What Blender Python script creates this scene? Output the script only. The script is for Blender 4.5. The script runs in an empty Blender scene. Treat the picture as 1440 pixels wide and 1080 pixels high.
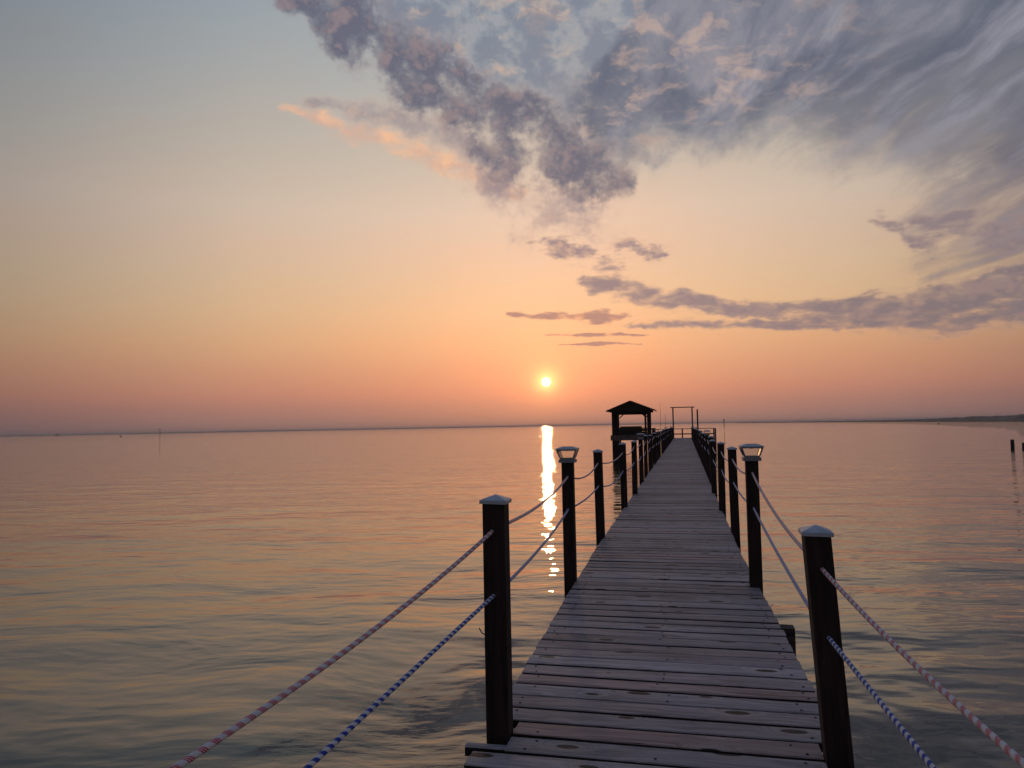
import bpy, bmesh, math, random
import numpy as np
from mathutils import Matrix, Vector
R = math.radians
sc = bpy.context.scene
COL = sc.collection

# ------------------------------------------------------------------ camera
cd = bpy.data.cameras.new('camera'); cam = bpy.data.objects.new('camera', cd); COL.objects.link(cam)
cd.sensor_width = 36; cd.lens = 36*1048/1440; cd.clip_start = .02; cd.clip_end = 60000
cam.matrix_world = (Matrix.Translation((.135, 0, 1.14)) @ Matrix.Rotation(R(12.7), 4, 'Z')
                    @ Matrix.Rotation(R(93.25), 4, 'X') @ Matrix.Rotation(R(-1.06), 4, 'Z'))
sc.camera = cam

# ------------------------------------------------------------------ exposure
sc.view_settings.view_transform = 'Standard'; sc.view_settings.look = 'None'
sc.view_settings.exposure = 0; sc.view_settings.gamma = 1
sc.cycles.use_denoising = True
sc.cycles.use_adaptive_sampling = True; sc.cycles.adaptive_threshold = .015; sc.cycles.adaptive_min_samples = 8
sc.cycles.max_bounces = 6; sc.cycles.glossy_bounces = 3; sc.cycles.transparent_max_bounces = 12
sc.cycles.sample_clamp_direct = 0; sc.cycles.sample_clamp_indirect = 6
sc.cycles.caustics_reflective = False; sc.cycles.caustics_refractive = False

SKYK, SUNK = .004, .06
SUN_AZ, SUN_EL = -10.07, 3.36            # degrees clockwise from +Y (the pier's direction), above the horizon
saz, sel = R(SUN_AZ), R(SUN_EL)
SUN_DIR = Vector((math.sin(saz)*math.cos(sel), math.cos(saz)*math.cos(sel), math.sin(sel)))

def lin(r, g, b):
    f = lambda c: (c/255)/12.92 if c/255 <= .04045 else ((c/255+.055)/1.055)**2.4
    return (f(r), f(g), f(b), 1)

class NT:
    """small helper for writing node trees as expressions"""
    def __init__(s, tree): s.t = tree; s.n = tree.nodes; s.l = tree.links
    def put(s, sock, v):
        if v is None: return
        if hasattr(v, 'links'): s.l.new(v, sock)
        else: sock.default_value = v
    def node(s, ty, ins=None, **kw):
        n = s.n.new(ty)
        for k, v in kw.items(): setattr(n, k, v)
        for k, v in (ins or {}).items(): s.put(n.inputs[k], v)
        return n
    def m(s, op, a, b=None, c=None, clamp=False):
        n = s.node('ShaderNodeMath', operation=op, use_clamp=clamp)
        s.put(n.inputs[0], a); s.put(n.inputs[1], b); s.put(n.inputs[2], c); return n.outputs[0]
    def add(s, a, b): return s.m('ADD', a, b)
    def sub(s, a, b): return s.m('SUBTRACT', a, b)
    def mul(s, a, b): return s.m('MULTIPLY', a, b)
    def mx(s, a, b): return s.m('MAXIMUM', a, b)
    def vm(s, op, a, b=None, sc_=None):
        n = s.node('ShaderNodeVectorMath', operation=op); s.put(n.inputs[0], a); s.put(n.inputs[1], b)
        if sc_ is not None: s.put(n.inputs['Scale'], sc_)
        return n.outputs['Value'] if op in ('DOT_PRODUCT', 'LENGTH', 'DISTANCE') else n.outputs[0]
    def xyz(s, x, y, z=0.0):
        n = s.node('ShaderNodeCombineXYZ'); s.put(n.inputs[0], x); s.put(n.inputs[1], y); s.put(n.inputs[2], z); return n.outputs[0]
    def sep(s, v): n = s.node('ShaderNodeSeparateXYZ'); s.l.new(v, n.inputs[0]); return n.outputs
    def ss(s, v, lo, hi, a=0.0, b=1.0):
        n = s.node('ShaderNodeMapRange', interpolation_type='SMOOTHSTEP')
        for k, q in zip(('Value', 'From Min', 'From Max', 'To Min', 'To Max'), (v, lo, hi, a, b)): s.put(n.inputs[k], q)
        return n.outputs[0]
    def lr(s, v, lo, hi, a=0.0, b=1.0):
        n = s.node('ShaderNodeMapRange')
        for k, q in zip(('Value', 'From Min', 'From Max', 'To Min', 'To Max'), (v, lo, hi, a, b)): s.put(n.inputs[k], q)
        return n.outputs[0]
    def noise(s, v, scale, det=4, rough=.55, dist=0, lac=2, out='Fac', dim='2D', w=None):
        n = s.node('ShaderNodeTexNoise', noise_dimensions=dim)
        s.put(n.inputs['Vector'], v); n.inputs['Scale'].default_value = scale; n.inputs['Detail'].default_value = det
        n.inputs['Roughness'].default_value = rough; n.inputs['Distortion'].default_value = dist; n.inputs['Lacunarity'].default_value = lac
        return n.outputs[out]
    def mix(s, f, a, b, bt='MIX'):
        n = s.node('ShaderNodeMix', data_type='RGBA', blend_type=bt)
        s.put(n.inputs[0], f); s.put(n.inputs[6], a); s.put(n.inputs[7], b); return n.outputs[2]
    def ramp(s, f, pts, interp='LINEAR'):
        n = s.node('ShaderNodeValToRGB'); s.put(n.inputs[0], f); cr = n.color_ramp; cr.interpolation = interp
        while len(cr.elements) < len(pts): cr.elements.new(.5)
        for e, (p, c) in zip(cr.elements, pts): e.position = p; e.color = c
        return n.outputs[0]

# ------------------------------------------------------------------ sky (function of world direction only)
world = bpy.data.worlds.new('World'); sc.world = world; world.use_nodes = True; world.cycles.sampling_method = 'MANUAL'; world.cycles.sample_map_resolution = 512
wt = world.node_tree; wt.nodes.clear(); N = NT(wt)

def band(P, pts):
    """soft band of cloud: (azimuth, elevation, half-width) along its length, pinched at both ends; P = sep'd (az, el) after warping"""
    a0, a1 = pts[0], pts[-1]
    t = max(min(a0[2], 3), .4), max(min(a1[2], 3), .4)
    q = [(a0[0]-t[0], a0[1], a0[2], 0)] + [(*p, 1) for p in pts] + [(a1[0]+t[1], a1[1], a1[2], 0)]
    n = N.node('ShaderNodeValToRGB'); cr = n.color_ramp; cr.interpolation = 'LINEAR'
    N.put(n.inputs[0], P[2])
    while len(cr.elements) < len(q): cr.elements.new(.5)
    for e, p in zip(cr.elements, q): e.position = (p[0]+60)/120; e.color = (p[1]/40, p[2]/20, p[3], 1)
    c, w, am = N.sep(n.outputs[0])
    d = N.m('ABSOLUTE', N.m('MULTIPLY_ADD', c, -40.0, P[1]))
    return N.ss(d, N.mul(w, 20.0), 0.0, 0.0, am)

D = N.vm('NORMALIZE', N.node('ShaderNodeTexCoord').outputs['Generated'])
dx, dy, dz = N.sep(D)
DEG = 180/math.pi
el = N.mul(N.m('ARCSINE', dz), DEG)
az = N.mul(N.m('ARCTAN2', dx, dy), DEG)
AE = N.xyz(az, el)
daz = N.m('ABSOLUTE', N.sub(az, SUN_AZ))
daz = N.m('MINIMUM', daz, N.sub(360.0, daz))
sang = N.mul(N.m('ARCCOSINE', N.m('MINIMUM', N.vm('DOT_PRODUCT', D, tuple(SUN_DIR)), 1.0)), DEG)

def eramp(pts): return N.ramp(N.m('POWER', N.m('DIVIDE', N.mx(el, 0.0), 90.0), .5), [(math.sqrt(e/90), lin(*c)) for e, c in pts])
base = eramp([(0, (126, 101, 99)), (.5, (143, 112, 107)), (1.6, (163, 119, 109)), (2.6, (183, 128, 110)), (4.3, (197, 144, 115)), (6.4, (208, 162, 124)),
              (8.6, (210, 174, 137)), (10.8, (208, 179, 147)), (13.5, (206, 181, 158)), (16, (202, 184, 166)), (20, (185, 177, 165)), (25, (165, 168, 167)), (30, (148, 160, 168)),
              (36, (124, 142, 162)), (50, (104, 122, 156)), (90, (88, 106, 146))])
# brighter and warmer towards the sun's azimuth, darker away from it
kx = N.m('DIVIDE', daz, 180.0)
az_gain = N.ramp(kx, [(0, (.62, .59, .56, 1)), (8/180, (.61, .575, .545, 1)), (22/180, (.5, .5, .5, 1)), (31/180, (.39, .40, .425, 1)), (40/180, (.265, .29, .33, 1)),
                      (70/180, (.22, .26, .31, 1)), (1, (.17, .2, .25, 1))], 'B_SPLINE')
az_gain = N.mix(N.ss(el, 0.0, 7.0, .62, 0.0), az_gain, N.mix(1.0, az_gain, (.485, .47, .475, 1), 'DARKEN'))
base = N.mix(1.0, base, az_gain, 'MULTIPLY')
base = N.vm('SCALE', base, sc_=2.0)
# broad veils
veil = N.noise(N.vm('MULTIPLY', AE, (1.0, 2.2, 1)), .07, 2, .5)
base = N.mix(N.ss(veil, .35, .75, 0, .25), base, N.vm('MULTIPLY', base, (1.10, .96, .88)))
# glow in the hazy air round the sun
def gl(width, col, st, p=1.0):
    e = N.m('POWER', 2.71828, N.mul(N.m('POWER', N.m('DIVIDE', sang, width), p), -1.0))
    return N.vm('SCALE', N.xyz(*col), sc_=N.mul(e, st))
glow = N.vm('ADD', gl(8.0, (1.0, .14, .07), .34), N.vm('ADD', gl(1.9, (1.0, .36, .06), .44, 1.2), gl(.75, (1.0, .80, .22), .75, 1.6)))
glow = N.vm('MULTIPLY', glow, N.xyz(1.0, 1.0, 1.0))
glow = N.vm('SCALE', glow, sc_=N.ss(el, -.2, 3.6, .36, 1.0))
clear = N.vm('ADD', base, glow)

# ---- clouds (every noise is made once and shared: the sky is looked up millions of times)
wv = N.node('ShaderNodeTexNoise', {'Vector': AE, 'Scale': .22, 'Detail': 4.0, 'Roughness': .62}, noise_dimensions='2D').outputs['Color']
wn = N.vm('SUBTRACT', wv, (.5, .5, .5))
def sp(v): q = N.sep(v); return (q[0], q[1], N.m('MULTIPLY_ADD', q[0], 1/120, .5))
W = sp(N.vm('ADD', AE, N.vm('MULTIPLY', wn, (7.0, 5.2, 0))))
Wf = sp(N.vm('ADD', AE, N.vm('MULTIPLY', wn, (4.0, .5, 0))))
Wl = sp(N.vm('ADD', AE, N.vm('MULTIPLY', wn, (4.4, 1.5, 0))))          # for the flat low bands
# cloud layer seen in perspective: position on a plane overhead
inv = N.m('DIVIDE', 1.0, N.add(N.mx(dz, 0.0), .08))
px_, py_ = N.mul(dx, inv), N.mul(dy, inv)
th = R(-18)
su = N.add(N.mul(px_, math.sin(th)), N.mul(py_, math.cos(th)))     # along the streaks
sv = N.sub(N.mul(px_, math.cos(th)), N.mul(py_, math.sin(th)))     # across them
wsm = N.vm('SUBTRACT', N.node('ShaderNodeTexNoise', {'Vector': AE, 'Scale': .10, 'Detail': 1.0}, noise_dimensions='2D').outputs['Color'], (.5, .5, .5))
WS = N.vm('ADD', N.xyz(N.mul(su, .26), sv), N.vm('ADD', N.vm('MULTIPLY', wsm, (.10, .22, 0)), N.vm('MULTIPLY', wn, (.03, .05, 0))))
PF = N.vm('MULTIPLY', AE, (1, 1.2, 1))
nA = N.noise(PF, .33, 8, .60)                                       # puffs
nAb = N.noise(N.vm('ADD', PF, (-.45, .75, 0)), .33, 5, .60)         # the same, stepped towards the light
nL = N.noise(N.vm('MULTIPLY', AE, (1, 3.0, 1)), .42, 7, .60)        # flat low cloud
nS = N.noise(WS, 6.0, 7, .60)
nS2 = N.noise(N.vm('ADD', WS, (5.1, 2.2, 0)), 2.6, 3, .55)
nC = N.noise(N.vm('ADD', N.xyz(px_, py_), N.vm('MULTIPLY', wn, (.12, .12, 0))), 9.0, 6, .62)
lit = N.m('MULTIPLY', N.sub(nA, nAb), 7.0, clamp=True)

out = clear
# high mottled field, top centre
mC = band(W, [(-21, 32, 6), (-12, 29, 7.5), (-4, 26, 8.5), (4, 27, 9.5), (14, 30, 8)])
mCs = N.ss(mC, .0, .6)
out = N.mix(N.mul(mCs, .7), out, N.mix(N.ss(nA, .4, .62), lin(122, 142, 158), lin(150, 152, 160)))
out = N.mix(N.mul(mCs, N.ss(nC, .47, .74, 0, .8)), out, lin(206, 174, 154))
out = N.mix(N.mul(mCs, N.ss(N.add(N.mul(nC, .35), N.mul(nA, .65)), .58, .42, 0, .6)), out, lin(122, 122, 138))

# streaky grey sheet, right
mD = N.m('MULTIPLY', band(W, [(-6, 23.5, 4), (0, 26.5, 8), (8, 28, 12.5), (15, 27.5, 19), (22, 26.5, 26), (40, 27, 28)]), 1.6, clamp=True)
sheet = N.sub(N.add(N.mul(nS, .5), N.mul(nS2, .5)), .5)
dD = N.ss(N.add(mD, N.mul(sheet, 3.0)), .0, 1.25)
dD = N.mul(dD, N.ss(mD, 0.0, .2))
dk = N.mix(N.ss(nS, .34, .70), lin(80, 86, 106), lin(136, 136, 148))
dk = N.mix(N.ss(el, 11.0, 22.0, .6, 0), dk, lin(122, 108, 114))
out = N.mix(N.mul(dD, .92), out, dk)
out = N.mix(N.mul(N.mul(mD, N.ss(el, 15, 21)), N.mul(N.ss(nS, .56, .78), N.ss(nS2, .45, .62, 0, .55))), out, N.mix(N.ss(az, -4, 16), lin(206, 174, 158), lin(160, 168, 186)))

out = N.mix(N.mul(N.mul(mD, N.ss(az, 18, 4)), N.ss(nC, .48, .72, 0, .5)), out, lin(206, 176, 160))

def puff(mask, n, amp, lo, hi, dark, litc, strength=.95, edgek=.75, litk=.55):
    global out
    d = N.ss(N.m('MULTIPLY_ADD', n, amp, N.sub(mask, .5*amp)), lo, hi)
    strength = N.m('MULTIPLY', mask, strength*5.0); strength = N.m('MINIMUM', strength, .95)
    c = N.mix(N.m('MAXIMUM', N.mul(lit, litk), N.mul(N.ss(d, .75, .15), edgek)), dark, litc)
    out = N.mix(N.mul(d, strength), out, c)
# orange-lit wisp below the diagonal band, grey above it
mB = band(Wl, [(-29.5, 23.0, .7), (-26, 21.9, 1.1), (-21, 21.0, 1.35), (-16, 19.6, 1.5), (-12, 17.6, 1.1)])
out = N.mix(N.mul(N.m('MULTIPLY', mB, 3.0, clamp=True), N.ss(N.add(mB, N.mul(N.sub(nL, .5), 2.6)), -.3, 1.5, 0, .9)), out, N.mix(N.ss(nA, .35, .62), lin(246, 188, 146), lin(212, 172, 152)))
puff(band(Wl, [(-27.5, 23.5, 1.0), (-22, 22.8, 2.0), (-17, 21.6, 2.4), (-13, 19.6, 2.0)]), nA, 1.6, .1, 1.3, lin(158, 144, 146), lin(206, 174, 156), .5)
# the diagonal band and the ragged veil hanging from it
mA = band(W, [(-32.0, 32.8, 3.2), (-25.0, 29.0, 4.4), (-19.0, 25.9, 4.6), (-14, 22.8, 4.4), (-9, 20.4, 4.2), (-4.5, 18.9, 3.4)])
puff(N.mul(band(W, [(-14, 18.5, 3.6), (-10, 16.4, 4.4), (-5.0, 15.6, 4.0)]), .85), nA, 2.2, .05, 1.4, lin(150, 134, 140), lin(224, 182, 160), .75, .6, .4)
puff(N.m('MULTIPLY', mA, 1.25, clamp=True), nA, 2.9, -.02, 1.2, lin(98, 99, 117), lin(196, 164, 152), .94, .38, .30)
# low bands, right of the sun
mE = N.mul(band(Wl, [(-9.6, 13.6, 1.7), (-6.5, 12.6, 2.0), (-4, 11.6, 1.4)]), .85)
mE = N.mx(mE, N.mul(band(Wl, [(-4.2, 13.3, 1.3), (-.5, 12.8, 1.0)]), .95))
mF = band(Wl, [(-7.6, 11.1, .9), (-3, 10.0, 1.7), (2.5, 8.6, 1.1), (7.4, 8.0, 1.2), (12, 7.5, 1.7), (17, 7.4, 2.5), (22.5, 7.8, 3.2), (34, 8.5, 3.6)])
mF = N.mx(mF, N.mul(band(Wl, [(-4, 7.5, .5), (3.4, 7.3, .8), (9, 6.9, .9), (16, 6.7, .9)]), .75))
mH = band(W, [(14.0, 12.8, 1.2), (19, 12.2, 2.2), (25, 12.2, 2.8)])
mG = band(Wf, [(-13, 8.6, .35), (-9, 8.4, .7), (-4, 8.2, .9)])
mG = N.mx(mG, band(Wf, [(-9.4, 6.9, .2), (-6, 6.85, .42), (-2.6, 6.7, .2)]))
mG = N.mx(mG, band(Wf, [(-8.8, 6.15, .12), (-5.8, 6.15, .30), (-3.0, 6.05, .12)]))
puff(mE, nL, 2.2, .25, 1.1, lin(150, 128, 134), lin(226, 180, 150), .85)
puff(N.m('MULTIPLY', mF, N.lr(az, -6, 20, 1.0, 1.9), clamp=True), nL, 2.0, .08, 1.2, N.mix(N.ss(az, 0, 18), lin(138, 120, 128), lin(124, 110, 117)), lin(210, 166, 142), .88, .6, .18)
puff(mH, nL, 2.6, .1, 1.5, lin(134, 118, 124), lin(204, 164, 144), .62, .3, .2)
puff(mG, nL, 2.4, .3, .95, lin(168, 124, 120), lin(228, 156, 122), .8)

# the sun's disc, softened by the haze
disc = N.ss(sang, .40, .22)
out = N.vm('ADD', out, N.vm('SCALE', N.xyz(1.0, .84, .42), sc_=N.mul(disc, 5.0)))
# below the horizon (hidden by the water)
out = N.mix(N.ss(el, -.4, -.1), lin(70, 62, 58), out)
# a little of the physical clear-sky model for the air overhead and behind
sky = N.node('ShaderNodeTexSky', sky_type='NISHITA', sun_disc=False, sun_elevation=sel, sun_rotation=saz, air_density=1.0, dust_density=2.0)
bg1 = N.node('ShaderNodeBackground', {'Color': out, 'Strength': 1.0}); bg2 = N.node('ShaderNodeBackground', {'Color': sky.outputs[0], 'Strength': SKYK})
ad = N.node('ShaderNodeAddShader'); N.l.new(bg1.outputs[0], ad.inputs[0]); N.l.new(bg2.outputs[0], ad.inputs[1])
N.l.new(ad.outputs[0], N.node('ShaderNodeOutputWorld').inputs['Surface'])

# ------------------------------------------------------------------ sun lamp
sl = bpy.data.lights.new('sun', 'SUN'); so = bpy.data.objects.new('sun', sl); COL.objects.link(so)
sl.energy = SUNK; sl.angle = R(.5); sl.color = (1, .62, .30)
so.rotation_euler = SUN_DIR.to_track_quat('Z', 'Y').to_euler()

# ------------------------------------------------------------------ object helpers
def tag(o, label=None, cat=None, group=None, kind=None):
    if label: o['label'] = label
    if cat: o['category'] = cat
    if group: o['group'] = group
    if kind: o['kind'] = kind
    return o
def empty(name, loc=(0, 0, 0), **k):
    o = bpy.data.objects.new(name, None); COL.objects.link(o); o.location = loc; o.empty_display_size = .2
    return tag(o, **k)
class MB:
    """collects shapes into one mesh"""
    def __init__(s): s.v = []; s.f = []; s.mi = []; s.col = []; s.uv = []; s.cur = (0, 0, 0, 1); s.mat = 0
    def addv(s, vs):
        b = len(s.v); s.v += [tuple(v) for v in vs]; s.col += [s.cur]*len(vs); return b
    def face(s, idx): s.f.append(tuple(idx)); s.mi.append(s.mat)
    def box(s, c, d, rot=None, taper=None, ch=0.0):
        x, y, z = d[0]/2, d[1]/2, d[2]/2
        if ch:
            ring = [(x-ch, -y), (x, -y+ch), (x, y-ch), (x-ch, y), (-x+ch, y), (-x, y-ch), (-x, -y+ch), (-x+ch, -y)]
        else: ring = [(x, -y), (x, y), (-x, y), (-x, -y)]
        vs = []
        for k, zz in ((0, -z), (1, z)):
            t = 1 if not taper or k == 0 else taper
            vs += [(p[0]*t, p[1]*t, zz) for p in ring]
        vs = [Vector(v) for v in vs]
        if rot is not None: vs = [rot @ v for v in vs]
        b = s.addv([v+Vector(c) for v in vs]); n = len(ring)
        for i in range(n): s.face((b+i, b+(i+1) % n, b+n+(i+1) % n, b+n+i))
        s.face([b+i for i in range(n-1, -1, -1)]); s.face([b+n+i for i in range(n)])
    def bar(s, p, q, w, h=None, ch=0.0):
        p, q = Vector(p), Vector(q); d = q-p; L = d.length; h = h or w
        rot = d.to_track_quat('Z', 'Y').to_matrix()
        s.box((p+q)/2, (w, h, L), rot, ch=ch)
    def cyl(s, p, q, r, n=10, r2=None):
        p, q = Vector(p), Vector(q); m = (q-p).to_track_quat('Z', 'Y').to_matrix(); r2 = r if r2 is None else r2
        vs = []
        for c, rr in ((p, r), (q, r2)):
            for i in range(n): a = 2*math.pi*i/n; vs.append(c + m @ Vector((rr*math.cos(a), rr*math.sin(a), 0)))
        b = s.addv(vs)
        for i in range(n): s.face((b+i, b+(i+1) % n, b+n+(i+1) % n, b+n+i))
        s.face([b+i for i in range(n-1, -1, -1)]); s.face([b+n+i for i in range(n)])
    def poly(s, pts, faces):
        b = s.addv(pts)
        for f in faces: s.face([b+i for i in f])
    def build(s, name, mats, parent=None, loc=None, smooth=False):
        me = bpy.data.meshes.new(name); o0 = Vector(loc) if loc is not None else Vector((0, 0, 0))
        me.from_pydata([tuple(Vector(v)-o0) for v in s.v], [], s.f)
        for m in (mats if isinstance(mats, (list, tuple)) else [mats]): me.materials.append(m)
        me.polygons.foreach_set('material_index', s.mi)
        ca = me.color_attributes.new('vary', 'FLOAT_COLOR', 'POINT')
        ca.data.foreach_set('color', np.array(s.col, dtype=np.float32).ravel())
        if smooth: me.polygons.foreach_set('use_smooth', [True]*len(me.polygons))
        me.update()
        o = bpy.data.objects.new(name, me); COL.objects.link(o)
        if loc is not None: o.location = loc
        if parent is not None: o.parent = parent
        return o
def put(o, parent):
    o.parent = parent; o.matrix_parent_inverse = Matrix.Identity(4); return o

def material(name):
    m = bpy.data.materials.new(name); m.use_nodes = True; t = m.node_tree; t.nodes.clear()
    q = NT(t); b = q.node('ShaderNodeBsdfPrincipled'); o = q.node('ShaderNodeOutputMaterial'); t.links.new(b.outputs[0], o.inputs[0])
    return m, q, b
def bump(q, b, h, dist, strength=1.0):
    n = q.node('ShaderNodeBump', {'Height': h, 'Strength': strength, 'Distance': dist}); q.l.new(n.outputs[0], b.inputs['Normal'])

# ---- weathered deck boards: every board carries (random, warmth, darkness) in the attribute "vary"
def deck_material():
    m, q, b = material('weathered_deck_wood')
    P = q.node('ShaderNodeTexCoord').outputs['Object']
    a = q.node('ShaderNodeAttribute', attribute_name='vary').outputs['Color']; r, wmt, dkk = q.sep(a)
    off = q.xyz(q.mul(r, 53.0), q.mul(r, 17.0), q.mul(r, 7.0))
    V = q.vm('ADD', P, off)
    wob = q.noise(q.vm('MULTIPLY', V, (2.2, 9, 9)), 1.0, 3, .5, dim='3D')
    x, y, z = q.sep(V)
    # knots: sparse cells stretched along the board
    kv = q.node('ShaderNodeTexVoronoi', {'Vector': q.xyz(q.mul(x, 2.1), q.mul(y, 5.2)), 'Scale': 1.0, 'Randomness': 1.0}, voronoi_dimensions='2D', feature='F1')
    kd = kv.outputs['Distance']; kc = q.sep(kv.outputs['Color'])[0]
    ksz = q.ss(kc, .15, .9, .01, .125)
    kn = q.m('DIVIDE', kd, q.add(ksz, .001))
    knot = q.ss(kn, .95, .7); halo = q.ss(kn, 2.6, 1.0)
    flow = q.add(q.mul(y, 60.0), q.add(q.mul(wob, 8.0), q.mul(halo, 5.0)))
    grain = q.noise(q.xyz(q.mul(x, 1.6), flow, z), 1.0, 6, .62, dim='3D')
    fine = q.noise(q.xyz(q.mul(x, 14.0), q.mul(y, 420.0), z), 1.0, 3, .6, dim='3D')
    blotch = q.noise(q.vm('MULTIPLY', V, (1.5, 4.0, 4.0)), 1.0, 5, .6, dim='3D')
    c = q.mix(q.ss(grain, .32, .70), lin(146, 135, 135), lin(190, 178, 178))
    c = q.mix(q.mul(wmt, .75), c, q.vm('MULTIPLY', c, (1.10, .80, .70)))
    c = q.mix(q.ss(blotch, .42, .70, 0, .55), c, q.vm('MULTIPLY', c, (.62, .58, .58)))
    c = q.mix(q.ss(fine, .50, .72, 0, .35), c, lin(72, 62, 64))
    c = q.mix(q.mul(halo, .35), c, lin(190, 172, 162))
    c = q.mix(q.mul(knot, .96), c, lin(20, 14, 14))
    # thin checks running with the grain
    ck = q.noise(q.xyz(q.mul(x, 1.1), q.add(q.mul(y, 95.0), q.mul(wob, 5.0)), 3.0), 1.0, 2, .5, dim='3D')
    crack = q.mul(q.ss(q.m('ABSOLUTE', q.sub(ck, .5)), .012, .002), q.ss(blotch, .50, .60))
    c = q.mix(q.mul(crack, .8), c, lin(30, 24, 24))
    c = q.vm('SCALE', c, sc_=q.sub(1.08, q.mul(dkk, .55)))
    q.l.new(c, b.inputs['Base Color']); q.put(b.inputs['Roughness'], q.lr(grain, .3, .7, .72, .55)); b.inputs['Specular IOR Level'].default_value = .35
    h = q.add(q.mul(grain, .6), q.sub(q.mul(fine, .25), q.add(q.mul(crack, .8), q.mul(knot, .3))))
    bump(q, b, h, .003, .9)
    return m
def wood_material(name, c0, c1, axis=2, rough=.8, k=1.0):
    m, q, b = material(name)
    P = q.node('ShaderNodeTexCoord').outputs['Object']
    a = q.sep(q.node('ShaderNodeAttribute', attribute_name='vary').outputs['Color'])[0]
    st = [38.0, 38.0, 38.0]; st[axis] = 2.2
    V = q.vm('ADD', q.vm('MULTIPLY', P, tuple(v*k for v in st)), q.xyz(q.mul(a, 40.0), q.mul(a, 11.0), q.mul(a, 23.0)))
    g = q.noise(V, 1.0, 5, .6, dim='3D', dist=.6)
    blot = q.noise(q.vm('SCALE', P, sc_=4.0), 1.0, 3, .5, dim='3D')
    c = q.mix(q.ss(g, .3, .7), c0, c1); c = q.mix(q.ss(blot, .4, .75, 0, .5), c, c0)
    q.l.new(c, b.inputs['Base Color']); b.inputs['Roughness'].default_value = rough; b.inputs['Specular IOR Level'].default_value = .3
    bump(q, b, g, .004, .8)
    return m
def plain_material(name, c, rough=.5, metal=0.0, spec=.5, nz=6.0, amt=.15):
    m, q, b = material(name)
    P = q.node('ShaderNodeTexCoord').outputs['Object']
    g = q.noise(P, nz, 5, .6, dim='3D')
    q.l.new(q.mix(q.ss(g, .4, .75, 0, amt*2), c, tuple(v*.45 for v in c[:3])+(1,)), b.inputs['Base Color'])
    q.put(b.inputs['Roughness'], q.lr(g, .3, .7, rough*.85, min(1, rough*1.2)))
    b.inputs['Metallic'].default_value = metal; b.inputs['Specular IOR Level'].default_value = spec
    return m
def rope_material(name, col, mode):
    m, q, b = material(name)
    uv = q.node('ShaderNodeUVMap', uv_map='rope').outputs[0]; u, v, _ = q.sep(uv)       # u turns, v metres
    # braid: two crossing sets of strands
    s1 = q.m('FRACT', q.add(q.mul(u, 6.0), q.mul(v, 170.0))); s2 = q.m('FRACT', q.sub(q.mul(u, 6.0), q.mul(v, 170.0)))
    hb = q.m('ABSOLUTE', q.sub(s1, .5)); hc = q.m('ABSOLUTE', q.sub(s2, .5))
    strand = q.m('MINIMUM', q.sub(.5, hb), q.sub(.5, hc))
    sp = q.m('FRACT', q.add(u, q.mul(v, 1/.030 if mode == 'blue' else 1/.034)))
    tri = q.m('ABSOLUTE', q.sub(sp, .5))
    jag = q.mul(q.sub(s2, .5), .10)
    cm = q.ss(q.add(tri, jag), .27, .23)
    if mode == 'red':
        chk = q.m('GREATER_THAN', s1, .42); cm = q.mul(cm, q.add(q.mul(chk, .75), .25))
    n = q.noise(q.node('ShaderNodeTexCoord').outputs['Object'], 60.0, 3, .6, dim='3D')
    c = q.mix(cm, lin(226, 217, 216), col)
    c = q.mix(q.ss(n, .5, .8, 0, .25), c, lin(140, 125, 118))
    q.l.new(c, b.inputs['Base Color']); b.inputs['Roughness'].default_value = .75; b.inputs['Specular IOR Level'].default_value = .3
    b.inputs['Sheen Weight'].default_value = .2
    bump(q, b, strand, .0025, .8)
    return m
M = {}
M['deck'] = deck_material()
M['side'] = wood_material('gap_shade_plank_side', lin(28, 22, 20), lin(44, 36, 32), 0)  # shade of the gaps between boards, painted as a darker colour on plank sides
M['nail'] = plain_material('rusty_nail', lin(46, 34, 32), .7, .3)
M['post'] = wood_material('dark_post_wood', lin(30, 22, 22), lin(60, 45, 42))
M['beam'] = wood_material('dark_beam_wood', lin(50, 40, 38), lin(88, 72, 66), 0)
M['cap'] = plain_material('dull_cap', lin(176, 182, 192), .42, .0, .6, 20, .2)
M['lampbody'] = plain_material('lamp_body', lin(120, 128, 142), .35, .3, .6, 30, .15)
M['solar'] = plain_material('solar_panel', lin(40, 56, 86), .18, 0, .8, 30, .1)
M['red'] = rope_material('red_rope', lin(205, 44, 58), 'red')
M['blue'] = rope_material('blue_rope', lin(20, 58, 160), 'blue')
M['roof'] = wood_material('roof_shingle', lin(44, 38, 38), lin(78, 68, 66), 1)
M['grey'] = wood_material('grey_timber', lin(70, 60, 58), lin(120, 104, 98), 2)
M['metal'] = plain_material('dull_metal', lin(110, 108, 108), .5, .7)
M['piling'] = wood_material('wet_piling', lin(30, 25, 24), lin(58, 48, 44), 2, .6)
M['buoy'] = plain_material('buoy_paint', lin(120, 50, 40), .5)
M['marker'] = plain_material('marker_sign', lin(70, 90, 70), .5)
gm, gq, gb = material('clear_lamp_glass')
tr = gq.node('ShaderNodeBsdfTransparent', {'Color': (.93, .93, .92, 1)}); gs = gq.node('ShaderNodeBsdfGlossy', {'Roughness': .4})
mxn = gq.node('ShaderNodeMixShader'); fr = gq.node('ShaderNodeFresnel', {'IOR': 1.45}); gq.l.new(fr.outputs[0], mxn.inputs[0])
gq.l.new(tr.outputs[0], mxn.inputs[1]); gq.l.new(gs.outputs[0], mxn.inputs[2])
gq.l.new(mxn.outputs[0], [n for n in gq.n if n.type == 'OUTPUT_MATERIAL'][0].inputs[0]); gq.n.remove(gb)
M['glass'] = gm

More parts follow.
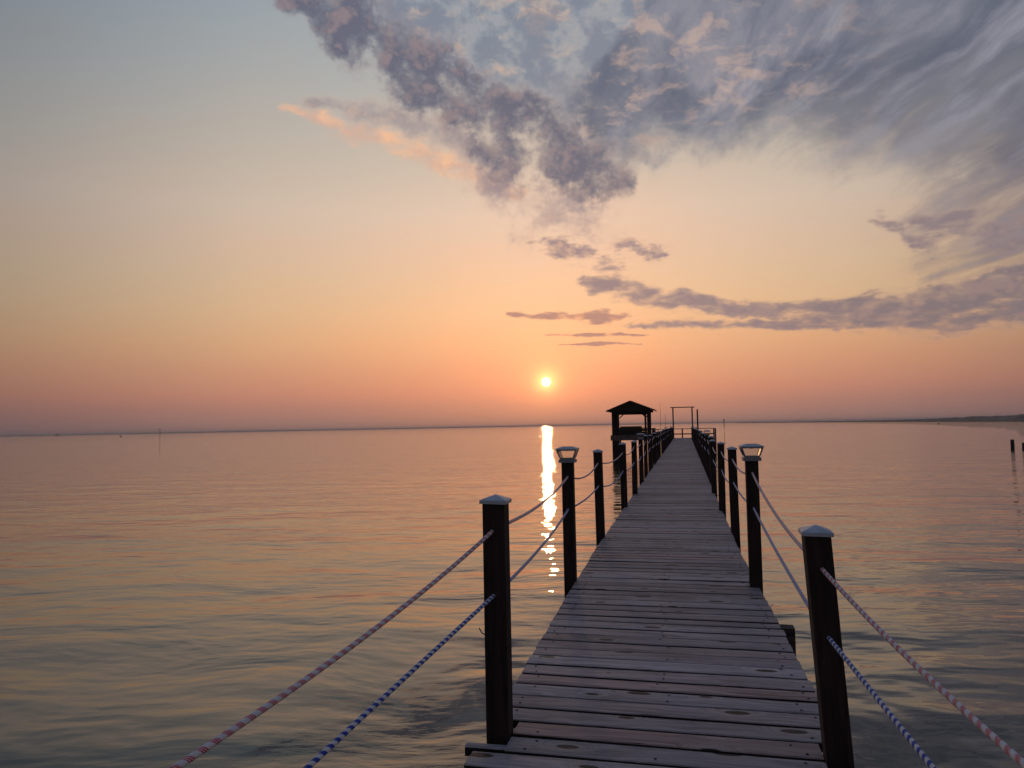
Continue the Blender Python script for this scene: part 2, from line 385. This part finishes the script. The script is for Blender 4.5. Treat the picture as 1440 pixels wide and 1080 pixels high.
# ------------------------------------------------------------------ water
WZ = -1.2
def water():
    m, q, b = material('bay_water')
    P = q.node('ShaderNodeNewGeometry').outputs['Position']
    x, y, z = q.sep(P)
    t = R(9); xr = q.add(q.mul(x, math.cos(t)), q.mul(y, math.sin(t))); yr = q.sub(q.mul(y, math.cos(t)), q.mul(x, math.sin(t)))
    V = q.xyz(xr, yr)
    wv = q.vm('SCALE', q.vm('SUBTRACT', q.node('ShaderNodeTexNoise', {'Vector': V, 'Scale': .35, 'Detail': 2.0}, noise_dimensions='2D').outputs['Color'], (.5, .5, .5)), sc_=.9)
    V = q.vm('ADD', V, wv)
    big = q.noise(q.vm('MULTIPLY', V, (.26, .60, 1)), 1.0, 2, .45)                # long low swell
    mid = q.noise(q.vm('MULTIPLY', V, (.95, 2.0, 1)), 1.0, 2, .5)
    sml = q.noise(q.vm('MULTIPLY', V, (3.6, 7.5, 1)), 1.0, 3, .5)
    # breeze patches: the small ripples come and go
    pat = q.noise(q.vm('MULTIPLY', V, (.10, .22, 1)), 1.0, 3, .5)
    lg = q.m('LOGARITHM', q.mx(y, 1.0), 10.0)
    far = q.ss(lg, .9, 2.0, 1.0, 1.7)               # calmer in the lee of the shore, livelier further out
    amt = q.mul(q.ss(pat, .35, .7, .3, 1.3), far)
    chop = q.noise(q.vm('MULTIPLY', V, (.6, 3.2, 1)), 1.0, 3, .55)
    h = q.add(q.mul(big, .080), q.mul(far, q.add(q.mul(mid, .023), q.mul(q.mul(sml, amt), .0042))))
    h = q.add(h, q.mul(q.mul(chop, q.ss(lg, .9, 1.9, .10, 1.0)), .030))
    bump(q, b, h, 1.0, 1.0)
    b.inputs['Base Color'].default_value = (.042, .033, .021, 1); b.inputs['Roughness'].default_value = .015
    b.inputs['IOR'].default_value = 1.6; b.inputs['Specular IOR Level'].default_value = .5
    me = bpy.data.meshes.new('water'); S = 30000
    me.from_pydata([(-S, -S, WZ), (S, -S, WZ), (S, S, WZ), (-S, S, WZ)], [], [(0, 1, 2, 3)]); me.materials.append(m)
    o = bpy.data.objects.new('water', me); COL.objects.link(o); tag(o, kind='structure')
water()

# ------------------------------------------------------------------ far shores
def shore(name, prof, depth, bumps, seed):
    """low land: (azimuth, distance, height) along the waterline, with real depth behind it"""
    rng = random.Random(seed); pts = []
    for (a0, d0, h0), (a1, d1, h1) in zip(prof[:-1], prof[1:]):
        n = max(2, int(abs(a1-a0)*bumps))
        for i in range(n):
            t = i/n; pts.append((a0+(a1-a0)*t, d0+(d1-d0)*t, h0+(h1-h0)*t))
    pts.append(prof[-1]); v = []; f = []; n = len(pts)
    hn = 0
    for a, d, h in pts:
        hn = hn*.7 + rng.uniform(-.3, .3)
        hh = h*(1+.35*hn)
        for dd, z in ((0, -.3), (depth*.04, h*.25), (depth*.12, hh*.8), (depth*.3, hh), (depth, hh*.7), (depth*1.1, -.3)):
            v.append((math.sin(R(a))*(d+dd), math.cos(R(a))*(d+dd), WZ+z))
    for i in range(n-1):
        for k in range(5): b = i*6+k; f.append((b, b+1, b+7, b+6))
    me = bpy.data.meshes.new(name); me.from_pydata(v, [], f); me.materials.append(M['land'])
    o = bpy.data.objects.new(name, me); COL.objects.link(o); tag(o, kind='structure')
lm, lq, lb = material('marsh_land')
g_ = lq.noise(lq.node('ShaderNodeTexCoord').outputs['Object'], .2, 5, .6, dim='3D')
lq.l.new(lq.mix(lq.ss(g_, .35, .65), lin(118, 106, 96), lin(146, 130, 116)), lb.inputs['Base Color']); lb.inputs['Roughness'].default_value = 1
M['land'] = lm
shore('marsh_shore', [(44, 330, 4.2), (30, 400, 4.0), (24, 440, 3.8), (21.5, 465, 3.6), (19, 520, 3.2), (17, 600, 2.5), (15, 720, 2.0), (12, 950, 1.6), (8, 1400, 1.3), (4, 2200, 1.0)], 70, 5, 3)
shore('distant_shore', [(-60, 3000, 2.2), (-40, 3200, 2.2), (-25, 3600, 2.3), (-12, 4200, 2.4), (-4, 4800, 2.0), (6, 5600, 1.5)], 400, 6, 5)

# ------------------------------------------------------------------ the pier
DW = .64
def cx(y): return float(np.interp(y, [0, 3, 7, 14, 30, 57], [-.09, -.115, -.165, -.14, -.06, .075])) + .135
pier = empty('pier', (0, 0, 0), label='long narrow wooden pier of grey boards with dark capped posts running out over water', cat='pier')
rg = random.Random(11)
d = MB(); y = -1.6; BW = .1375; k = 0
def board(mb, xa, xb, y0, w, z, skew, wm, dk, thick=.036):
    """one plank with worn, rounded edges and a slight cup and bow"""
    c = .005; n = 9; r = rg.random(); mb.cur = (r, wm, dk, 1)
    prof = [(-w/2, -thick), (-w/2, -c), (-w/2+c*.6, -c*.25), (-w/4, -.0006), (w/4, -.0006), (w/2-c*.6, -c*.25), (w/2, -c), (w/2, -thick)]
    prof = [(a, b_) for a, b_ in prof]; bow = rg.uniform(-.003, .003); tw = rg.uniform(-.002, .002)
    vs = []
    for i in range(n):
        t = i/(n-1); x = xa+(xb-xa)*t
        for py, pz in prof:
            e = .0012*math.sin(t*9+r*30)
            vs.append((x, y0+py+skew*(x-(xa+xb)/2)+bow*(1-(2*t-1)**2)+e*(1 if py > 0 else -1), z+pz+tw*(2*t-1)*(py/w*2)))
    b = mb.addv(vs)
    m0 = mb.mat
    for i in range(n-1):
        for j in range(8):
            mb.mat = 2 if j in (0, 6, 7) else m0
            mb.face((b+i*8+j, b+(i+1)*8+j, b+(i+1)*8+(j+1) % 8, b+i*8+(j+1) % 8))
    mb.mat = m0
    mb.face([b+j for j in range(7, -1, -1)]); mb.face([b+(n-1)*8+j for j in range(8)])
L1Y, R1Y = 2.77, 2.75
while y < 57.2:
    near = y < 12
    c0 = cx(y); w = BW - (rg.uniform(.014, .023) if near else .020)
    if rg.random() < .08 and near: w += -.02
    xa, xb = c0-DW+rg.uniform(-.005, .005), c0+DW+rg.uniform(-.005, .005)
    if y < 1.2: xa, xb = -1.0, 1.02
    elif y < 2.70: xa, xb = c0-DW-.01+rg.uniform(-.01, .02), c0+DW+.05+rg.uniform(-.008, .01)
    z = rg.uniform(-.003, .002)
    wm = rg.choice([0, .1, .3, .6, 1.0]) if rg.random() < .5 else rg.uniform(0, .5); dk = rg.uniform(0, 1)**1.3
    sk = -.016 + rg.uniform(-.003, .003)
    # notch round the first two posts
    if abs(y-L1Y-.0) < .115: xa = -.56+.05
    if abs(y-R1Y) < .115: xb = .617-.045
    board(d, xa, xb, y, w, z, sk, wm, dk)
    if near:
        d.mat = 1
        for fx in (xa+.07, c0+.01, xb-.07) if y < 8 else ():
            for s in (-1, 1):
                if rg.random() < .22: continue
                if abs(fx-c0) < .1 and rg.random() < .4: continue
                x = fx+rg.uniform(-.03, .03); yy = y+s*w*.28+sk*(x-c0)+rg.uniform(-.006, .006)
                d.cyl((x, yy, z-.004), (x, yy, z+.0011), .0055, 7)
        d.mat = 0
    y += BW + rg.uniform(-.001, .002); k += 1
# sliver of board in front of the left post, sticking out
board(d, -.80+.135, -.30, 2.655+.02, .035, -.012, -.016, .1, .2)
# T-head at the far end
yy = 57.3
while yy < 60.0:
    board(d, -4.7, 2.65, yy, .13, 0, 0, .2, .3); yy += .14
for xx in (-4.6, 2.6): pass
yy = 50.0
while yy < 57.2:
    board(d, -1.85, cx(yy)-DW-.01, yy, .13, 0, 0, .2, .3); yy += .14
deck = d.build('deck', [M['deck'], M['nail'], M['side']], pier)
deck['label'] = 'weathered grey cross boards with knots and nail heads'

for off in (-.50, 0, .50):
    b = MB()
    ys = [-1.6, 3, 7, 14, 22, 30, 44, 57.2]
    for a, c in zip(ys[:-1], ys[1:]): b.bar((cx(a)+off, a, -.135), (cx(c)+off, c, -.135), .19, .045) if False else b.box(((cx(a)+cx(c))/2+off, (a+c)/2, -.135), (.045, c-a-.002, .19), Matrix.Rotation(-math.atan2(cx(c)-cx(a), c-a), 3, 'Z'))
    b.build('stringer', M['beam'], pier)

# posts: (x offset from centre, y, top, lean of the top, lamp?)
LZ = [2.77, 5.5, 7.65, 10.45, 12.45, 15.0, 17.5]; RZ = [2.75, 5.5, 8.1, 10.1, 12.6, 15.1, 17.6]
while LZ[-1] < 54: LZ.append(LZ[-1]+2.44+rg.uniform(-.15, .15))
while RZ[-1] < 54: RZ.append(RZ[-1]+2.44+rg.uniform(-.15, .15))
LAMPL = {1, 5, 9, 14, 19}; LAMPR = {1, 6, 12, 18}
Lx = {0: -.56, 1: -.69, 2: -.695, 3: -.66, 4: -.635, 5: -.655}; Rx = {0: .617, 1: .61, 2: .65, 3: .625, 4: .63}
posts = {'L': [], 'R': []}
PW = .085
capm = MB(); h = .051
capm.poly([(-h, -h, 0), (h, -h, 0), (h, h, 0), (-h, h, 0), (-h, -h, .012), (h, -h, .012), (h, h, .012), (-h, h, .012), (-h+.006, -h+.006, .016), (h-.006, -h+.006, .016), (h-.006, h-.006, .016), (-h+.006, h-.006, .016), (0, 0, .033)],
          [(3, 2, 1, 0), (0, 1, 5, 4), (1, 2, 6, 5), (2, 3, 7, 6), (3, 0, 4, 7), (4, 5, 9, 8), (5, 6, 10, 9), (6, 7, 11, 10), (7, 4, 8, 11), (8, 9, 12), (9, 10, 12), (10, 11, 12), (11, 8, 12)])
cap0 = None
def add_post(side, i, x, yy, top, lean):
    global cap0
    mb = MB(); mb.cur = (rg.random(), 0, 0, 1)
    zb = -1.9
    fx = lambda z: x + lean[0]*z; fy = lambda z: yy + lean[1]*z
    ring = []
    ww = PW/2; c = .005
    zs = [zb, -1.0, -.3, 0, .25, .5, .7, top] if i < 3 else [zb, 0, top]
    vs = []
    for z in zs:
        for (a, b_) in ((ww-c, -ww), (ww, -ww+c), (ww, ww-c), (ww-c, ww), (-ww+c, ww), (-ww, ww-c), (-ww, -ww+c), (-ww+c, -ww)):
            vs.append((fx(z)+a, fy(z)+b_, z))
    b = mb.addv(vs); n = len(zs)
    for j in range(n-1):
        for k in range(8): mb.face((b+j*8+k, b+j*8+(k+1) % 8, b+(j+1)*8+(k+1) % 8, b+(j+1)*8+k))
    mb.face([b+(n-1)*8+k for k in range(8)])
    p = mb.build('post', M['post'], pier, loc=(x, yy, 0))
    lamp = i in (LAMPL if side == 'L' else LAMPR)
    if not lamp:
        if cap0 is None: cap0 = capm.build('post_cap', M['cap'], p); cc = cap0
        else: cc = cap0.copy(); COL.objects.link(cc); cc.parent = p
        cc.location = (lean[0]*top, lean[1]*top, top+.0005)
        cc.rotation_euler = (rg.uniform(-.03, .03), rg.uniform(-.03, .03), rg.uniform(-.06, .06))
    posts[side].append((fx, fy, top, lamp))
    return p
hz = {'L': [], 'R': []}
for side, Z, X in (('L', LZ, Lx), ('R', RZ, Rx)):
    sg = -1 if side == 'L' else 1
    for i, yy in enumerate(Z):
        x = X[i] if i in X else cx(yy)+sg*(DW+.047+rg.uniform(-.012, .012))
        top = .845+rg.uniform(-.02, .02); lean = (rg.uniform(-.01, .01), rg.uniform(-.012, .012))
        if side == 'L' and i < 2: top = (.850, .865)[i]; lean = (-.002, 0)
        if side == 'R' and i == 0: top = .750; lean = (-.056, 0)
        if side == 'R' and i == 1: top = .868; lean = (0, 0)
        p = add_post(side, i, x, yy, top, lean)
        hz[side].append((lean, top))
# posts beside the camera that hold the near ends of the ropes
for side, x in (('L', -.93), ('R', .88)):
    add_post(side, 50, x, .33, .8, (0, 0))
w_ = MB(); w_.cyl((-.04, 0, .352), (-.062, -.005, .362), .0022, 6); w_.cyl((-.062, -.005, .362), (-.072, -.008, .382), .0022, 6)
first_post = [o for o in pier.children if o.name.startswith('post') and abs(o.location.y-2.77) < .001][0]
w_.build('bent_nail', M['nail'], first_post)
# cross beams (ledgers) under the deck, one per pair of posts, the sawn ends sticking out
for i, yy in enumerate([4.62]+[a+.09 for a in RZ[1:]]):
    b = MB(); c = cx(yy); b.cur = (rg.random(), 0, 0, 1)
    xr = .735 if i == 0 else (.76 if i in (3, 4, 8, 12) else .70)
    b.box((c+(xr-.62)/2, yy, -.13 if i == 0 else -.30), (xr+.62, .042 if i else .09, .17 if i == 0 else .14))
    b.build('cross_beam', M['beam'], pier)

# ------------------------------------------------------------------ lamps on the posts
def lamp_parts():
    body, glass, top = MB(), MB(), MB()
    body.box((0, 0, .012), (.122, .122, .024), ch=.006); body.box((0, 0, .030), (.104, .104, .012), ch=.004)
    z0, z1, a, b = .036, .088, .050, .069
    for sx in (-1, 1):
        for sy in (-1, 1): body.bar((sx*a, sy*a, z0), (sx*b, sy*b, z1), .008)
    body.box((0, 0, z1+.004), (.150, .150, .008), ch=.004)
    a -= .003; b -= .003
    for r in range(4):
        ca, sa = (1, 0, -1, 0)[r], (0, 1, 0, -1)[r]
        rt = lambda x, y, z: (x*ca-y*sa, x*sa+y*ca, z)
        glass.poly([rt(-a, -a, z0), rt(a, -a, z0), rt(b, -b, z1), rt(-b, -b, z1)], [(0, 1, 2, 3)])
    h = .079
    top.poly([(-h, -h, .096), (h, -h, .096), (h, h, .096), (-h, h, .096), (-h, -h, .103), (h, -h, .103), (h, h, .103), (-h, h, .103),
              (-.045, -.045, .116), (.045, -.045, .116), (.045, .045, .116), (-.045, .045, .116)],
             [(3, 2, 1, 0), (0, 1, 5, 4), (1, 2, 6, 5), (2, 3, 7, 6), (3, 0, 4, 7), (4, 5, 9, 8), (5, 6, 10, 9), (6, 7, 11, 10), (7, 4, 8, 11), (8, 9, 10, 11)])
    sol = MB(); sol.box((0, 0, .1175), (.074, .074, .003))
    led = MB(); led.cyl((0, 0, .084), (0, 0, .0915), .012, 12)
    return body, glass, top, sol, led
lamp0 = None
names = {('L', 1): 'square solar lamp on the near left pier post, orange sky seen through its clear panes',
         ('R', 1): 'square solar lamp with blue-grey lid on the near right pier post'}
nth = ['', 'second', 'third', 'fourth', 'fifth', 'sixth']
cnt = {'L': 0, 'R': 0}
for side in ('L', 'R'):
    for i, (fx, fy, top, lamp) in enumerate(posts[side]):
        if not lamp: continue
        cnt[side] += 1
        lab = names.get((side, i)) or 'square solar lamp, %s one out from the viewer on the %s of the pier' % (nth[cnt[side]-1], 'left' if side == 'L' else 'right')
        if lamp0 is None:
            e = empty('post_lamp'); bo, g, t, s_, l_ = lamp_parts()
            bo.build('lamp_frame', M['lampbody'], e); g.build('lamp_glass', M['glass'], e)
            tt = t.build('lamp_lid', M['cap'], e); s_.build('solar_panel', M['solar'], tt); l_.build('light_diode', M['cap'], e)
            lamp0 = e
        else:
            e = lamp0.copy(); COL.objects.link(e)
            for ch in lamp0.children:
                c = ch.copy(); COL.objects.link(c); c.parent = e
                for g2 in ch.children: c2 = g2.copy(); COL.objects.link(c2); c2.parent = c
        e.location = (fx(top), fy(top), top+.0005); e.rotation_euler = (0, 0, rg.uniform(-.04, .04))
        tag(e, lab, 'lamp', 'lamps on the pier posts')

# ------------------------------------------------------------------ ropes threaded through the posts
def rope(name, mat, pts, sags, label, rad=.0072):
    """pts: holes in the posts from near to far; sagging spans between them"""
    path = []
    for (p, q), s in zip(zip(pts[:-1], pts[1:]), sags):
        p, q = Vector(p), Vector(q); near = p.y < 9
        n = 60 if p.y < 2 else (44 if near else 10)
        for i in range(n):
            t = i/n; c = p.lerp(q, t); c.z -= 4*s*t*(1-t); path.append(c)
    path.append(Vector(pts[-1]))
    v = []; f = []; uv = []; n = 12; L = 0; m = len(path); Ls = []
    for i, c in enumerate(path):
        if i: L += (c-path[i-1]).length
        Ls.append(L)
        tdir = (path[min(i+1, m-1)]-path[max(i-1, 0)]).normalized()
        s1 = tdir.cross(Vector((0, 0, 1))).normalized(); s2 = s1.cross(tdir)
        for k in range(n): a = 2*math.pi*k/n; v.append(tuple(c+s1*math.cos(a)*rad+s2*math.sin(a)*rad))
    for i in range(m-1):
        for k in range(n):
            f.append((i*n+k, i*n+(k+1) % n, (i+1)*n+(k+1) % n, (i+1)*n+k))
            uv += [(k/n, Ls[i]), ((k+1)/n, Ls[i]), ((k+1)/n, Ls[i+1]), (k/n, Ls[i+1])]
    f.append(tuple(range(n-1, -1, -1))); f.append(tuple((m-1)*n+k for k in range(n))); uv += [(0, 0)]*(2*n)
    me = bpy.data.meshes.new(name); me.from_pydata(v, [], f); me.materials.append(mat)
    ul = me.uv_layers.new(name='rope'); ul.data.foreach_set('uv', np.array(uv, dtype=np.float32).ravel())
    me.polygons.foreach_set('use_smooth', [True]*len(me.polygons)); me.update()
    o = bpy.data.objects.new(name, me); COL.objects.link(o); tag(o, label, 'rope', 'ropes strung along the pier posts')
def holes(side, near, zfix, drop):
    out = [near]
    for i, (fx, fy, top, lamp) in enumerate(posts[side]):
        if fy(0) < 1: continue
        z = zfix.get(i, .755+rg.uniform(-.02, .02)-drop)
        out.append((fx(z), fy(z), z))
    return out
def sags(n, first): return first+[rg.uniform(.035, .085) for _ in range(n-len(first))]
LU = holes('L', (-.91, .33, .500), {0: .757, 1: .764, 2: .753}, 0); rope('rope', M['red'], LU, sags(len(LU)-1, [.069, .045, .07]), 'upper left rope, red and white braid strung between the left posts')
LLo = holes('L', (-.84, .33, .262), {0: .515, 1: .527, 2: .52}, .235); rope('rope', M['blue'], LLo, sags(len(LLo)-1, [.0, .03, .03]), 'lower left rope, blue and white braid strung between the left posts')
RU = holes('R', (.82, .33, .545), {0: .645, 1: .79, 2: .76}, 0); rope('rope', M['red'], RU, sags(len(RU)-1, [.062, .05, .06]), 'upper right rope, pink-red and white braid strung between the right posts')
RL = holes('R', (.78, .33, .262), {0: .415, 1: .545, 2: .52}, .235); rope('rope', M['blue'], RL, sags(len(RL)-1, [.0, .02, .03]), 'lower right rope, blue and white braid strung between the right posts')

# ------------------------------------------------------------------ pavilion
pav = empty('pavilion', (-3.1, 50, 0), label='dark open-sided boathouse with a low gable roof on stilts, left of the pier end', cat='pavilion')
O = (-3.1, 50, 0)
def pb(mb, name, mat, par=None):
    o = mb.build(name, mat, par or pav, loc=None)
    o.location = (0, 0, 0); o.matrix_parent_inverse = Matrix.Identity(4)
    return o
xl, xr_, yf, yb = -1.28, 1.22, 0.0, 3.2
for px0 in (xl+.09, xr_-.09):
    for py0 in (yf+.09, (yf+yb)/2, yb-.09):
        b = MB(); b.cur = (rg.random(), 0, 0, 1); b.box((px0, py0, .05), (.15, .15, 4.0), ch=.01); pb(b, 'corner_post', M['post'])
for px0 in (xl+.44, xr_-.27):
    b = MB(); b.cur = (rg.random(), 0, 0, 1); b.box((px0, yf+.09, .05), (.13, .13, 4.0), ch=.01); pb(b, 'inner_post', M['post'])
b = MB()
for yy in (yf-.04, yb+.04): b.box((0, yy, .24), (2.66, .05, .34))
for xx in (xl-.06, xr_+.06): b.box((xx, (yf+yb)/2, .24), (.05, 3.2, .34))
pb(b, 'rim_beam', M['grey'])
b = MB(); b.box((0, (yf+yb)/2, .30), (2.40, 3.14, .05)); pb(b, 'floor', M['grey'])
def railside(p, q):
    b = MB(); p, q = Vector(p), Vector(q)
    for z, h in ((.87, .07), (.74, .17), (.55, .18)): b.bar((p.x, p.y, z), (q.x, q.y, z), h, .04) if abs(p.x-q.x) < .01 else b.box(((p.x+q.x)/2, p.y, z), (abs(q.x-p.x), .04, h))
    pb(b, 'rail', M['post'])
railside((-1.05, yf+.05, 0), (1.05, yf+.05, 0)); railside((-1.05, yb-.05, 0), (.55, yb-.05, 0))
b = MB()
for z, h in ((.87, .07), (.74, .14), (.585, .10)): b.box((xl+.07, (yf+yb)/2, z), (.04, 2.9, h))
pb(b, 'rail', M['post'])
b = MB(); b.box((-.2, yb-.45, .72), (1.5, .4, .05)); b.box((-.2, yb-.26, .88), (1.5, .04, .22)); 
for xx in (-.85, .45): b.box((xx, yb-.45, .51), (.06, .36, .36))
pb(b, 'bench', M['grey'])
# gable roof: ridge runs away from the viewer
ez, rz, hw, y0, y1, th_ = 2.06, 2.70, 1.60, -.35, 3.55, .07
b = MB()
for s in (-1, 1):
    pts = [(0, y0, rz), (0, y1, rz), (s*hw, y1, ez), (s*hw, y0, ez)]; pts += [(p[0], p[1], p[2]-th_) for p in pts]
    b.poly(pts, [(0, 1, 2, 3), (7, 6, 5, 4), (0, 3, 7, 4), (2, 1, 5, 6), (3, 2, 6, 7)])
roof = pb(b, 'roof', M['roof'])
b = MB()
for s in (-1, 1):
    for k in range(9):
        t = (k+.5)/9; b.box((s*hw*t, (y0+y1)/2, rz+(ez-rz)*t+.012), (.02, 3.9, .012), Matrix.Rotation(s*math.atan2(rz-ez, hw), 3, 'Y'))
sh = b.build('shingle_course', M['roof'], roof)
for yy in (y0+.12, y1-.12):
    b = MB()
    gw = 1.36; zt = rz-.075; zb_ = 1.93
    zs = zt-(rz-ez)*gw/hw
    pts = [(-gw, yy-.02, zb_), (gw, yy-.02, zb_), (gw, yy-.02, zs), (0, yy-.02, zt), (-gw, yy-.02, zs)]; pts += [(p[0], yy+.02, p[2]) for p in pts]
    b.poly(pts, [(0, 1, 2, 3, 4), (9, 8, 7, 6, 5), (0, 5, 6, 1), (1, 6, 7, 2), (2, 7, 8, 3), (3, 8, 9, 4), (4, 9, 5, 0)])
    pb(b, 'gable', M['post'])
b = MB()
for xx in (xl+.09, xr_-.09): b.box((xx, 1.6, 1.985), (.12, 3.1, .14))
for yy in (yf+.02, yb-.02): b.box((0, yy, 1.86), (2.3, .06, .12))
for s in (-1, 1):
    b.bar((s*.98, yf+.02, 1.60), (s*.72, yf+.02, 1.82), .07); b.bar((s*.98, yb-.02, 1.60), (s*.72, yb-.02, 1.82), .07)
pb(b, 'roof_beam', M['post'])

# ------------------------------------------------------------------ railing round the end platform
rail = empty('platform_railing', (0, 59.9, 0), label='low brown timber railing round the far end platform of the pier', cat='railing')
b = MB()
b.box((-1.0, 0, .70), (7.3, .09, .05)); b.box((-1.0, 0, .30), (7.3, .04, .09)); b.box((2.6, -1.4, .70), (.09, 2.7, .05)); b.box((2.6, -1.4, .30), (.04, 2.6, .09))
b.build('rail', M['grey'], rail)
for xx in (-4.6, -3.4, -2.2, -.85, .22, 1.3, 2.6):
    b = MB(); b.box((xx, .05, -.55), (.10, .10, 2.5)); b.build('rail_post', M['post'], rail)
b = MB(); b.box((2.6, -2.7, -.55), (.10, .10, 2.5)); b.build('rail_post', M['post'], rail)
# loose rail along the walkway left of the pier end
rail2 = empty('walkway_railing', (0, 0, 0), label='short timber railing between the pavilion and the pier', cat='railing')
b = MB(); b.box((-1.85, 54.6, .78), (.05, 5.0, .09)); b.box((-1.85, 54.6, .42), (.04, 5.0, .09)); b.build('rail', M['grey'], rail2)
for yy in (52.2, 54.6, 57.0):
    b = MB(); b.box((-1.78, yy, -.5), (.09, .09, 2.65)); b.build('rail_post', M['post'], rail2)

# ------------------------------------------------------------------ the tall open frame, the poles
fr_ = empty('timber_gateway', (.27, 57.4, 0), label='thin open goal-shaped frame standing at the far end of the pier', cat='frame')
for s in (-1, 1):
    b = MB(); b.box((s*.70, 0, .2), (.10, .10, 4.2)); b.build('upright', M['grey'], fr_)
b = MB(); b.box((0, 0, 2.33), (1.78, .09, .07)); b.build('crossbar', M['grey'], fr_)
b = MB(); b.cyl((1.36, 57.5, -2), (1.35, 57.5, 2.16), .07, 10, .055); o = b.build('mooring_pole', M['post']); tag(o, 'dark upright pole standing right of the open frame', 'pole')
for xx, zt, lb_ in ((-1.42, 2.75, 'hair-thin tall mast just right of the pavilion'), (-1.05, 1.9, 'shorter thin rod between the pavilion mast and the open frame')):
    b = MB(); b.cyl((xx, 59.0, -.0), (xx+.02, 59.0, zt), .016, 8, .008); b.cyl((xx, 59.0, 0), (xx, 59.0, .3), .03, 8); o = b.build('mast', M['metal']); tag(o, lb_, 'mast')

# ------------------------------------------------------------------ pilings and marks out on the water
def polar(a, dist): return (math.sin(R(a))*dist+.135, math.cos(R(a))*dist)
def piling(x, yy, top, r, label):
    b = MB(); b.cur = (rg.random(), 0, 0, 1); n = 12; rings = [(-1.0, 1.08), (.1, 1.04), (top*.6, 1.0), (top-.03, .97), (top, .86)]; vs = []
    for z, k in rings:
        for i in range(n): a = 2*math.pi*i/n; rr = r*k*(1+.06*math.sin(3*a+x)); vs.append((x+rr*math.cos(a), yy+rr*math.sin(a), WZ+z))
    q = b.addv(vs)
    for j in range(4):
        for i in range(n): b.face((q+j*n+i, q+j*n+(i+1) % n, q+(j+1)*n+(i+1) % n, q+(j+1)*n+i))
    b.face([q+4*n+i for i in range(n)])
    o = b.build('piling', M['piling'], loc=(x, yy, WZ)); tag(o, label, 'piling', 'broken pilings standing in the water')
piling(23.5, 60.8, .72, .12, 'taller dark piling stub in open water at the right')
piling(24.25, 60.8, .48, .13, 'shorter dark piling stub at the very right edge of the view')
def marker(a, dist, hgt, r, label):
    x, yy = polar(a, dist); e = empty('channel_marker', (x, yy, WZ)); tag(e, label, 'marker', 'channel markers near the horizon')
    b = MB(); b.cyl((0, 0, -2), (0, 0, hgt), r, 10, r*.8); b.build('pile', M['piling'], e)
    b = MB(); b.box((0, -r-.05, hgt*.88), (r*3.4, .06, r*3.4)); b.build('sign_board', M['marker'], e)
marker(-38.0, 600, 5.4, .20, 'thin channel marker on the left horizon')
marker(3.1, 500, 4.6, .24, 'thin channel marker on the horizon right of the pier end')
def buoy(a, dist, s, label):
    x, yy = polar(a, dist); b = MB(); prof = [(0, -.5), (.9, -.4), (1.0, 0), (.85, .35), (.4, .6), (.25, 1.3), (.0, 1.35)]; n = 14; vs = []
    for r, z in prof:
        for i in range(n): t = 2*math.pi*i/n; vs.append((x+r*s*math.cos(t), yy+r*s*math.sin(t), WZ+z*s))
    q = b.addv(vs)
    for j in range(len(prof)-1):
        for i in range(n): b.face((q+j*n+i, q+j*n+(i+1) % n, q+(j+1)*n+(i+1) % n, q+(j+1)*n+i))
    o = b.build('buoy', M['buoy'], loc=(x, yy, WZ)); tag(o, label, 'buoy', 'small floats on the water')
buoy(-40.4, 600, .75, 'small dark float below the left horizon, beside the channel marker')
buoy(17.0, 357, .45, 'small dark float off the marshy shore at the right')
def boat(a, dist, L, label):
    x, yy = polar(a, dist); e = empty('fishing_boat', (x, yy, WZ)); tag(e, label, 'boat')
    b = MB(); st = [(-.5, .16, .09), (-.2, .19, .08), (.2, .17, .10), (.5, .01, .15)]; vs = []
    for t, w, z in st: vs += [(t*L, -w*L, z*L), (t*L, -w*L*.6, -.04*L), (t*L, w*L*.6, -.04*L), (t*L, w*L, z*L)]
    q = b.addv(vs)
    for j in range(3):
        for k in range(4): b.face((q+j*4+k, q+j*4+(k+1) % 4, q+(j+1)*4+(k+1) % 4, q+(j+1)*4+k))
    b.face((q, q+1, q+2, q+3)); b.face((q+15, q+14, q+13, q+12)); b.build('hull', M['metal'], e)
    b = MB(); b.box((-.05*L, 0, .15*L), (.3*L, .2*L, .16*L), taper=.85); b.build('cabin', M['grey'], e)
boat(-44.1, 3000, 22, 'tiny boat far out on the left horizon')

# ------------------------------------------------------------------ the hazy air over the bay
hm = bpy.data.materials.new('haze'); hm.use_nodes = True; hm.node_tree.nodes.clear(); hq = NT(hm.node_tree)
pv = hq.node('ShaderNodeVolumePrincipled'); pv.inputs['Color'].default_value = (.93, .90, .90, 1); pv.inputs['Density'].default_value = .0002; pv.inputs['Anisotropy'].default_value = .3
hq.l.new(pv.outputs[0], hq.node('ShaderNodeOutputMaterial').inputs['Volume'])
b = MB(); b.box((0, 2500, 2.0), (17000, 17000, 8.6)); hz_ = b.build('haze', hm); tag(hz_, kind='stuff')
hz_.data.materials[0] = hm
